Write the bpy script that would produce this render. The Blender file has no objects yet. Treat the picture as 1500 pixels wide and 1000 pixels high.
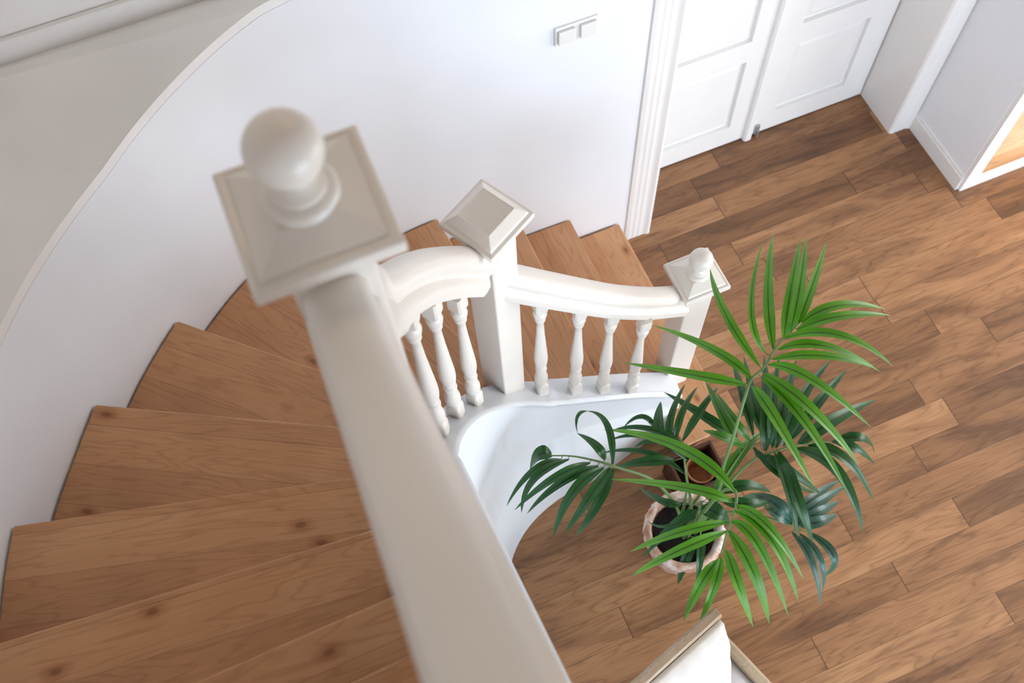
import bpy, bmesh, math, random
from mathutils import Vector, Matrix
random.seed(7)
C = bpy.context.scene.collection
PI = math.pi
RISE = 0.175

# ------------------------------------------------------------------ helpers
def V(*a): return Vector(a)

def link(name, me, mat=None, parent=None, smooth=False):
    o = bpy.data.objects.new(name, me)
    C.objects.link(o)
    if mat is not None:
        for m in (mat if isinstance(mat, (list, tuple)) else [mat]):
            me.materials.append(m)
    if parent is not None:
        o.parent = parent
    if smooth:
        for p in me.polygons: p.use_smooth = True
    return o

def from_pydata(name, vs, fs, mat=None, parent=None, smooth=False, uvs=None):
    me = bpy.data.meshes.new(name)
    me.from_pydata([tuple(v) for v in vs], [], fs)
    me.validate(); me.update()
    o = link(name, me, mat, parent, smooth)
    if uvs is not None:
        l = me.uv_layers.new(name='UVMap')
        for p in me.polygons:
            for li in p.loop_indices:
                l.data[li].uv = uvs[me.loops[li].vertex_index]
    return o

def from_bm(name, bm, mat=None, parent=None, smooth=False):
    bmesh.ops.recalc_face_normals(bm, faces=bm.faces)
    me = bpy.data.meshes.new(name); bm.to_mesh(me); bm.free()
    return link(name, me, mat, parent, smooth)

def bevel(o, w=0.003, seg=2, ang=35):
    m = o.modifiers.new('bevel', 'BEVEL'); m.width = w; m.segments = seg
    m.limit_method = 'ANGLE'; m.angle_limit = math.radians(ang)
    return o

def shade_auto(o, ang=35):
    # sharp edges by angle, smooth elsewhere
    me = o.data
    bm = bmesh.new(); bm.from_mesh(me)
    for e in bm.edges:
        if len(e.link_faces) == 2 and e.calc_face_angle(0) > math.radians(ang): e.smooth = False
    for f in bm.faces: f.smooth = True
    bm.to_mesh(me); bm.free()
    return o

def add_box(bm, lo, hi, M=None):
    x0,y0,z0 = lo; x1,y1,z1 = hi
    vs = [bm.verts.new(M @ V(*p) if M else V(*p)) for p in
          [(x0,y0,z0),(x1,y0,z0),(x1,y1,z0),(x0,y1,z0),(x0,y0,z1),(x1,y0,z1),(x1,y1,z1),(x0,y1,z1)]]
    for f in [(0,3,2,1),(4,5,6,7),(0,1,5,4),(1,2,6,5),(2,3,7,6),(3,0,4,7)]:
        bm.faces.new([vs[i] for i in f])

def box(name, lo, hi, mat, parent=None, bev=0.0, M=None):
    bm = bmesh.new(); add_box(bm, lo, hi, M)
    o = from_bm(name, bm, mat, parent)
    if bev: bevel(o, bev)
    return o

def add_prism(bm, poly, z0, z1):
    a = [bm.verts.new((x, y, z0)) for x, y in poly]
    b = [bm.verts.new((x, y, z1)) for x, y in poly]
    n = len(poly)
    bm.faces.new(a[::-1]); bm.faces.new(b)
    for i in range(n):
        bm.faces.new([a[i], a[(i+1) % n], b[(i+1) % n], b[i]])

def prism(name, poly, z0, z1, mat, parent=None, bev=0.0):
    bm = bmesh.new(); add_prism(bm, poly, z0, z1)
    o = from_bm(name, bm, mat, parent)
    if bev: bevel(o, bev)
    return o

def add_lathe(bm, prof, seg=32, M=None, sq=None):
    # prof: list of (r, z, kind) kind 0 round, 1 square (r = half side)
    rings = []
    for p in prof:
        r, z = p[0], p[1]; k = p[2] if len(p) > 2 else 0
        ring = []
        for i in range(seg):
            a = 2*PI*(i+.5)/seg
            c, s = math.cos(a), math.sin(a)
            rr = r
            if k:
                rr = r / max(abs(c), abs(s))
            v = V(rr*c, rr*s, z)
            ring.append(bm.verts.new(M @ v if M else v))
        rings.append(ring)
    for a, b in zip(rings, rings[1:]):
        for i in range(seg):
            bm.faces.new([a[i], a[(i+1) % seg], b[(i+1) % seg], b[i]])
    bm.faces.new(rings[0][::-1]); bm.faces.new(rings[-1])

def lathe(name, prof, mat, parent=None, seg=32, M=None):
    bm = bmesh.new(); add_lathe(bm, prof, seg, M)
    o = from_bm(name, bm, mat, parent)
    shade_auto(o, 40)
    return o

def add_frusta(bm, rings, M=None):
    # square section stack: list of (half, z)
    rs = []
    for h, z in rings:
        rs.append([bm.verts.new(M @ V(x*h, y*h, z) if M else V(x*h, y*h, z)) for x, y in ((-1,-1),(1,-1),(1,1),(-1,1))])
    for a, b in zip(rs, rs[1:]):
        for i in range(4): bm.faces.new([a[i], a[(i+1)%4], b[(i+1)%4], b[i]])
    bm.faces.new(rs[0][::-1]); bm.faces.new(rs[-1])

def sweep(name, path, prof, mat, parent=None, closed_prof=True, smooth=True, ang=40):
    # path: 3D points; prof: (side, up) points; frame keeps side horizontal
    bm = bmesh.new(); rings = []
    n = len(path)
    for i, p in enumerate(path):
        t = (path[min(i+1, n-1)] - path[max(i-1, 0)])
        th = V(t.x, t.y, 0).normalized()
        side = V(th.y, -th.x, 0)
        # section kept perpendicular to the slope
        tn = t.normalized(); up = side.cross(tn); 
        if up.z < 0: up = -up
        rings.append([bm.verts.new(p + side*a + up*b) for a, b in prof])
    m = len(prof)
    for a, b in zip(rings, rings[1:]):
        for i in range(m):
            bm.faces.new([a[i], a[(i+1) % m], b[(i+1) % m], b[i]])
    bm.faces.new(rings[0][::-1]); bm.faces.new(rings[-1])
    o = from_bm(name, bm, mat, parent)
    shade_auto(o, ang)
    return o

def empty(name, loc=(0, 0, 0), label=None, cat=None, group=None, rotz=0.0):
    o = bpy.data.objects.new(name, None); C.objects.link(o)
    o.location = loc; o.rotation_euler = (0, 0, rotz); o.empty_display_size = 0.1
    tag(o, label, cat, group)
    return o

def tag(o, label=None, cat=None, group=None, kind=None):
    if label: o['label'] = label
    if cat: o['category'] = cat
    if group: o['group'] = group
    if kind: o['kind'] = kind
    return o

def struct(o, label, cat='wall'):
    o['kind'] = 'structure'; o['label'] = label; o['category'] = cat
    return o

def catmull(pts, n=10):
    out = []
    P = [2*pts[0]-pts[1]] + list(pts) + [2*pts[-1]-pts[-2]]
    for i in range(1, len(P)-2):
        p0, p1, p2, p3 = P[i-1], P[i], P[i+1], P[i+2]
        for k in range(n):
            t = k/n
            out.append(0.5*((2*p1)+(-p0+p2)*t+(2*p0-5*p1+4*p2-p3)*t*t+(-p0+3*p1-3*p2+p3)*t**3))
    out.append(P[-2])
    return out

# ------------------------------------------------------------------ materials
def new_mat(name):
    m = bpy.data.materials.new(name); m.use_nodes = True
    nt = m.node_tree; b = nt.nodes['Principled BSDF']
    return m, nt, b

class NB:
    def __init__(s, nt): s.nt = nt
    def n(s, typ, **kw):
        nd = s.nt.nodes.new(typ)
        for k, v in kw.items(): setattr(nd, k, v)
        return nd
    def l(s, a, b): s.nt.links.new(a, b)
    def math(s, op, a, b=None, c=None, clamp=False):
        nd = s.n('ShaderNodeMath', operation=op); nd.use_clamp = clamp
        for i, x in enumerate((a, b, c)):
            if x is None: continue
            if isinstance(x, (int, float)): nd.inputs[i].default_value = x
            else: s.l(x, nd.inputs[i])
        return nd.outputs[0]
    def ramp(s, fac, stops):
        nd = s.n('ShaderNodeValToRGB'); cr = nd.color_ramp
        while len(cr.elements) < len(stops): cr.elements.new(0.5)
        for e, (p, c) in zip(cr.elements, stops):
            e.position = p; e.color = (*c, 1)
        s.l(fac, nd.inputs[0]); return nd.outputs[0]
    def mix(s, fac, a, b, blend='MIX'):
        nd = s.n('ShaderNodeMix', data_type='RGBA', blend_type=blend)
        for i, x in ((0, fac), (6, a), (7, b)):
            if isinstance(x, (int, float)): nd.inputs[i].default_value = x
            elif isinstance(x, tuple): nd.inputs[i].default_value = (*x, 1)
            else: s.l(x, nd.inputs[i])
        return nd.outputs[2]

def srgb(r, g, b):
    f = lambda c: (c/255/12.92) if c/255 <= .04045 else ((c/255+.055)/1.055)**2.4
    return (f(r), f(g), f(b))

def paint(name, col, rough=0.5, bump=0.05, scale=60, var=0.03):
    m, nt, b = new_mat(name); k = NB(nt)
    tc = k.n('ShaderNodeTexCoord')
    n1 = k.n('ShaderNodeTexNoise'); n1.inputs['Scale'].default_value = scale; n1.inputs['Detail'].default_value = 4
    n2 = k.n('ShaderNodeTexNoise'); n2.inputs['Scale'].default_value = 2.5; n2.inputs['Detail'].default_value = 3
    k.l(tc.outputs['Object'], n1.inputs['Vector']); k.l(tc.outputs['Object'], n2.inputs['Vector'])
    lo = tuple(c*(1-var*2) for c in col); hi = tuple(min(1, c*(1+var)) for c in col)
    k.l(k.ramp(n2.outputs[0], [(0.3, lo), (0.7, hi)]), b.inputs['Base Color'])
    b.inputs['Roughness'].default_value = rough
    bp = k.n('ShaderNodeBump'); bp.inputs['Strength'].default_value = bump; bp.inputs['Distance'].default_value = 0.01
    k.l(n1.outputs[0], bp.inputs['Height']); k.l(bp.outputs[0], b.inputs['Normal'])
    return m

def wood_planks(name):
    # oak floor: boards along world X, width .124
    m, nt, b = new_mat(name); k = NB(nt)
    g = k.n('ShaderNodeNewGeometry'); sp = k.n('ShaderNodeSeparateXYZ'); k.l(g.outputs['Position'], sp.inputs[0])
    X, Y = sp.outputs[0], sp.outputs[1]
    W = 0.1265; L = 0.95
    yy = k.math('DIVIDE', k.math('SUBTRACT', Y, 2.066), W)
    row = k.math('FLOOR', yy); fy = k.math('SUBTRACT', yy, row)
    wn = k.n('ShaderNodeTexWhiteNoise', noise_dimensions='1D'); k.l(row, wn.inputs['W'])
    xx = k.math('ADD', k.math('DIVIDE', X, L), k.math('MULTIPLY', wn.outputs[0], 7.3))
    idx = k.math('FLOOR', xx); fx = k.math('SUBTRACT', xx, idx)
    cv = k.n('ShaderNodeCombineXYZ'); k.l(row, cv.inputs[0]); k.l(idx, cv.inputs[1])
    w2 = k.n('ShaderNodeTexWhiteNoise', noise_dimensions='2D'); k.l(cv.outputs[0], w2.inputs['Vector'])
    rnd = w2.outputs[0]
    # grain coords
    gx = k.math('ADD', k.math('MULTIPLY', X, .8), k.math('MULTIPLY', rnd, 37.0))
    gy = k.math('ADD', k.math('MULTIPLY', Y, 6.0), k.math('MULTIPLY', rnd, 91.0))
    gv = k.n('ShaderNodeCombineXYZ'); k.l(gx, gv.inputs[0]); k.l(gy, gv.inputs[1])
    n1 = k.n('ShaderNodeTexNoise'); n1.inputs['Scale'].default_value = 1.6; n1.inputs['Detail'].default_value = 3; n1.inputs['Distortion'].default_value = .4
    k.l(gv.outputs[0], n1.inputs['Vector'])
    rings = k.math('FRACT', k.math('MULTIPLY', n1.outputs[0], 13.0))
    rings = k.math('ABSOLUTE', k.math('SUBTRACT', k.math('MULTIPLY', rings, 2.0), 1.0))
    gv2 = k.n('ShaderNodeCombineXYZ'); k.l(k.math('MULTIPLY', gx, 6.0), gv2.inputs[0]); k.l(k.math('MULTIPLY', gy, 14.0), gv2.inputs[1])
    n2 = k.n('ShaderNodeTexNoise'); n2.inputs['Scale'].default_value = 1.5; n2.inputs['Detail'].default_value = 5
    k.l(gv2.outputs[0], n2.inputs['Vector'])
    n3 = k.n('ShaderNodeTexNoise'); n3.inputs['Scale'].default_value = 1.3; n3.inputs['Detail'].default_value = 4; n3.inputs['Distortion'].default_value = 1.0
    gv3 = k.n('ShaderNodeCombineXYZ'); k.l(k.math('MULTIPLY', gx, 1.6), gv3.inputs[0]); k.l(k.math('MULTIPLY', gy, 1.1), gv3.inputs[1]); k.l(gv3.outputs[0], n3.inputs['Vector'])
    tone = k.math('ADD', k.math('MULTIPLY', rnd, .44), k.math('MULTIPLY', n3.outputs[0], .60))
    base = k.ramp(tone, [(0.15, srgb(106, 73, 48)), (0.42, srgb(140, 99, 66)), (0.68, srgb(168, 123, 85)), (0.95, srgb(196, 152, 110))])
    dark = k.ramp(rings, [(0.0, (0.42, .38, .35)), (0.35, (0.92, .91, .9)), (1, (1, 1, 1))])
    c1 = k.mix(.5, base, dark, 'MULTIPLY')
    fine = k.ramp(n2.outputs[0], [(0.3, (.72, .7, .68)), (0.6, (1.05, 1.05, 1.05))])
    c2 = k.mix(.6, c1, fine, 'MULTIPLY')
    st = k.ramp(n3.outputs[0], [(0.34, (.5, .48, .52)), (0.5, (1, 1, 1))])
    c2 = k.mix(.55, c2, st, 'MULTIPLY')
    # seams
    ey = k.math('MINIMUM', fy, k.math('SUBTRACT', 1.0, fy)); ex = k.math('MINIMUM', fx, k.math('SUBTRACT', 1.0, fx))
    sy = k.math('LESS_THAN', ey, 0.010); sx = k.math('LESS_THAN', ex, 0.0021)
    seam = k.math('MAXIMUM', k.math('MULTIPLY', sy, .55), k.math('MULTIPLY', sx, .8))
    c3 = k.mix(seam, c2, srgb(62, 40, 26))
    k.l(c3, b.inputs['Base Color'])
    k.l(k.math('ADD', k.math('MULTIPLY', n2.outputs[0], .15), .36), b.inputs['Roughness'])
    bp = k.n('ShaderNodeBump'); bp.inputs['Strength'].default_value = .25; bp.inputs['Distance'].default_value = 0.002
    k.l(k.math('SUBTRACT', n2.outputs[0], k.math('MULTIPLY', seam, 2.0)), bp.inputs['Height']); k.l(bp.outputs[0], b.inputs['Normal'])
    return m

def wood_solid(name, stops, rough=.45, bw=0.11, knots=True, gl=1.0):
    # grain along local X, glued boards stacked along local Y
    m, nt, b = new_mat(name); k = NB(nt)
    tc = k.n('ShaderNodeTexCoord'); oi = k.n('ShaderNodeObjectInfo')
    sp = k.n('ShaderNodeSeparateXYZ'); k.l(tc.outputs['Object'], sp.inputs[0])
    X, Y, Z = sp.outputs
    R = k.math('MULTIPLY', oi.outputs['Random'], 50.0)
    yb = k.math('DIVIDE', k.math('ADD', Y, R), bw)
    row = k.math('FLOOR', yb); fy = k.math('SUBTRACT', yb, row)
    wn = k.n('ShaderNodeTexWhiteNoise', noise_dimensions='1D'); k.l(row, wn.inputs['W'])
    gx = k.math('ADD', k.math('MULTIPLY', X, 1.1*gl), k.math('ADD', R, k.math('MULTIPLY', wn.outputs[0], 20.0)))
    gy = k.math('ADD', k.math('MULTIPLY', k.math('ADD', Y, Z), 10.0*gl), k.math('MULTIPLY', wn.outputs[0], 33.0))
    gv = k.n('ShaderNodeCombineXYZ'); k.l(gx, gv.inputs[0]); k.l(gy, gv.inputs[1])
    n1 = k.n('ShaderNodeTexNoise'); n1.inputs['Scale'].default_value = 1.2; n1.inputs['Detail'].default_value = 3; n1.inputs['Distortion'].default_value = .5
    k.l(gv.outputs[0], n1.inputs['Vector'])
    rings = k.math('ABSOLUTE', k.math('SUBTRACT', k.math('MULTIPLY', k.math('FRACT', k.math('MULTIPLY', n1.outputs[0], 12.0)), 2.0), 1.0))
    gv2 = k.n('ShaderNodeCombineXYZ'); k.l(k.math('MULTIPLY', gx, 5.0), gv2.inputs[0]); k.l(k.math('MULTIPLY', gy, 9.0), gv2.inputs[1])
    n2 = k.n('ShaderNodeTexNoise'); n2.inputs['Scale'].default_value = 1.4; n2.inputs['Detail'].default_value = 4
    k.l(gv2.outputs[0], n2.inputs['Vector'])
    n3 = k.n('ShaderNodeTexNoise'); n3.inputs['Scale'].default_value = 3.0; n3.inputs['Detail'].default_value = 3
    k.l(tc.outputs['Object'], n3.inputs['Vector'])
    tone = k.math('ADD', k.math('MULTIPLY', wn.outputs[0], .22), k.math('MULTIPLY', n3.outputs[0], .8))
    c = k.ramp(tone, stops)
    c = k.mix(.55, c, k.ramp(rings, [(0, (.72, .64, .56)), (.4, (1, 1, 1)), (1, (1, 1, 1))]), 'MULTIPLY')
    c = k.mix(.35, c, k.ramp(n2.outputs[0], [(.3, (.8, .77, .74)), (.65, (1.03, 1.03, 1.03))]), 'MULTIPLY')
    if knots:
        kv = k.n('ShaderNodeCombineXYZ'); k.l(k.math('ADD', k.math('MULTIPLY', X, 2.6), R), kv.inputs[0]); k.l(k.math('MULTIPLY', Y, 5.0), kv.inputs[1]); k.l(R, kv.inputs[2])
        vo = k.n('ShaderNodeTexVoronoi', voronoi_dimensions='2D'); vo.inputs['Scale'].default_value = 1.0; k.l(kv.outputs[0], vo.inputs['Vector'])
        kn = k.ramp(vo.outputs['Distance'], [(0.022, (.42, .30, .22)), (0.045, (.75, .62, .52)), (0.11, (1, 1, 1))])
        c = k.mix(.9, c, kn, 'MULTIPLY')
    seam = k.math('LESS_THAN', fy, 0.018)
    c = k.mix(k.math('MULTIPLY', seam, .35), c, srgb(80, 50, 32))
    k.l(c, b.inputs['Base Color']); b.inputs['Roughness'].default_value = rough
    bp = k.n('ShaderNodeBump'); bp.inputs['Strength'].default_value = .2; bp.inputs['Distance'].default_value = 0.002
    k.l(n2.outputs[0], bp.inputs['Height']); k.l(bp.outputs[0], b.inputs['Normal'])
    return m

def leaf_mat(name, edge, mid, tip, rough=.35):
    m, nt, b = new_mat(name); k = NB(nt)
    uv = k.n('ShaderNodeUVMap'); uv.uv_map = 'UVMap'
    sp = k.n('ShaderNodeSeparateXYZ'); k.l(uv.outputs[0], sp.inputs[0])
    d = k.math('ABSOLUTE', k.math('SUBTRACT', sp.outputs[0], .5))
    n = k.n('ShaderNodeTexNoise'); n.inputs['Scale'].default_value = 9; tc = k.n('ShaderNodeTexCoord'); k.l(tc.outputs['Object'], n.inputs['Vector'])
    c = k.ramp(d, [(0.02, mid), (0.08, edge), (0.5, edge)])
    c = k.mix(k.math('MULTIPLY', k.math('POWER', sp.outputs[1], 3.0), .7), c, tip)
    c = k.mix(.5, c, k.ramp(n.outputs[0], [(.35, (.6, .7, .6)), (.65, (1.2, 1.15, 1.1))]), 'MULTIPLY')
    k.l(c, b.inputs['Base Color']); b.inputs['Roughness'].default_value = rough
    b.inputs['Specular IOR Level'].default_value = .5
    tr = k.n('ShaderNodeBsdfTranslucent'); k.l(k.mix(1.0, c, (1.0, 1.3, .5), 'MULTIPLY'), tr.inputs[0])
    mx = k.n('ShaderNodeMixShader'); mx.inputs[0].default_value = .3
    out = nt.nodes['Material Output']
    k.l(b.outputs[0], mx.inputs[1]); k.l(tr.outputs[0], mx.inputs[2]); k.l(mx.outputs[0], out.inputs[0])
    return m

def soft(name, col, rough=.9):
    m, nt, b = new_mat(name); k = NB(nt)
    tc = k.n('ShaderNodeTexCoord'); n = k.n('ShaderNodeTexNoise'); n.inputs['Scale'].default_value = 40; n.inputs['Detail'].default_value = 4
    k.l(tc.outputs['Object'], n.inputs['Vector'])
    k.l(k.ramp(n.outputs[0], [(.3, tuple(c*.93 for c in col)), (.7, col)]), b.inputs['Base Color'])
    b.inputs['Roughness'].default_value = rough; b.inputs['Sheen Weight'].default_value = .2
    bp = k.n('ShaderNodeBump'); bp.inputs['Strength'].default_value = .15; bp.inputs['Distance'].default_value = .003
    k.l(n.outputs[0], bp.inputs['Height']); k.l(bp.outputs[0], b.inputs['Normal'])
    return m

def speckled(name, stops, scale=30, rough=.8, bump=.6, dist=.01):
    m, nt, b = new_mat(name); k = NB(nt)
    tc = k.n('ShaderNodeTexCoord'); n = k.n('ShaderNodeTexNoise'); n.inputs['Scale'].default_value = scale; n.inputs['Detail'].default_value = 5
    k.l(tc.outputs['Object'], n.inputs['Vector'])
    k.l(k.ramp(n.outputs[0], stops), b.inputs['Base Color']); b.inputs['Roughness'].default_value = rough
    bp = k.n('ShaderNodeBump'); bp.inputs['Strength'].default_value = bump; bp.inputs['Distance'].default_value = dist
    k.l(n.outputs[0], bp.inputs['Height']); k.l(bp.outputs[0], b.inputs['Normal'])
    return m

M_WALL = paint('wall_paint', (.83, .855, .90), .75, .03, 45, .015)
M_LEDGE = paint('ledge_paint', (.86, .85, .84), .8, .1, 30, .03)
M_TRIM = paint('trim_paint', (.84, .83, .82), .4, .04, 60, .02)
M_DOOR = paint('door_paint', (.86, .855, .85), .35, .04, 50, .015)
M_RAIL = paint('balustrade_paint', (.79, .74, .68), .32, .06, 35, .03)
M_CURB = paint('stringer_paint', (.74, .775, .82), .45, .08, 30, .02)
M_CEIL = paint('ceiling_paint', (.62, .54, .46), .8, .05, 40, .02)  # warm beige picked to tint the light bounced down on the railing
M_FLOOR = wood_planks('oak_plank_floor')
M_TREAD = wood_solid('pine_tread', [(0.2, srgb(172, 124, 86)), (0.5, srgb(194, 143, 100)), (0.8, srgb(212, 164, 122))], .42)
M_RISER = wood_solid('pine_riser', [(0.2, srgb(176, 128, 96)), (0.8, srgb(206, 158, 124))], .5, .2, False)
M_DARKWOOD = wood_solid('dark_wood', [(0.2, srgb(52, 28, 18)), (0.8, srgb(92, 52, 32))], .5, .2, False)
M_FRAMEWOOD = wood_solid('weathered_wood', [(0.2, srgb(150, 128, 104)), (0.8, srgb(196, 176, 150))], .5, .3, False, 3)
M_PINEPANEL = wood_solid('light_pine', [(0.2, srgb(206, 166, 126)), (0.8, srgb(228, 194, 156))], .5, .3, False)
M_BRIGHT = leaf_mat('leaf_bright_green', srgb(80, 142, 20), srgb(34, 74, 16), srgb(120, 160, 90))
M_MID = leaf_mat('leaf_mid_green', srgb(62, 118, 28), srgb(26, 62, 18), srgb(90, 130, 80))
M_DARK = leaf_mat('leaf_dark_green', srgb(34, 84, 36), srgb(16, 44, 22), srgb(60, 110, 84), .3)
M_BLUE = leaf_mat('leaf_blue_green', srgb(66, 104, 96), srgb(30, 62, 56), srgb(110, 140, 140), .25)
M_STEM = paint('leaf_stem', srgb(104, 136, 78), .5, .1, 40, .1)
M_SOIL = speckled('potting_soil', [(.3, (.003, .002, .002)), (.7, (.012, .009, .007))], 60, .95, 1.0)
M_POT = speckled('pale_terracotta', [(.35, srgb(176, 128, 104)), (.5, srgb(206, 172, 152)), (.65, srgb(232, 220, 212))], 26, .8, .7)
M_TERRA = speckled('terracotta', [(.3, srgb(172, 112, 78)), (.7, srgb(206, 148, 110))], 20, .8, .3)
M_FABRIC = soft('cream_fabric', srgb(232, 228, 222))
M_SEATFAB = soft('grey_white_fabric', srgb(206, 202, 206))
M_SWITCH = paint('switch_plastic', (.80, .80, .78), .35, .02, 50, .01)
M_METAL, _nt, _b = new_mat('grey_metal'); _b.inputs['Metallic'].default_value = .8; _b.inputs['Roughness'].default_value = .4; _b.inputs['Base Color'].default_value = (.45, .45, .45, 1)
_k = NB(_nt); _n = _k.n('ShaderNodeTexNoise'); _n.inputs['Scale'].default_value = 30; _k.l(_k.ramp(_n.outputs[0], [(.3, (.35, .35, .35)), (.7, (.55, .55, .55))]), _b.inputs['Base Color'])

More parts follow.
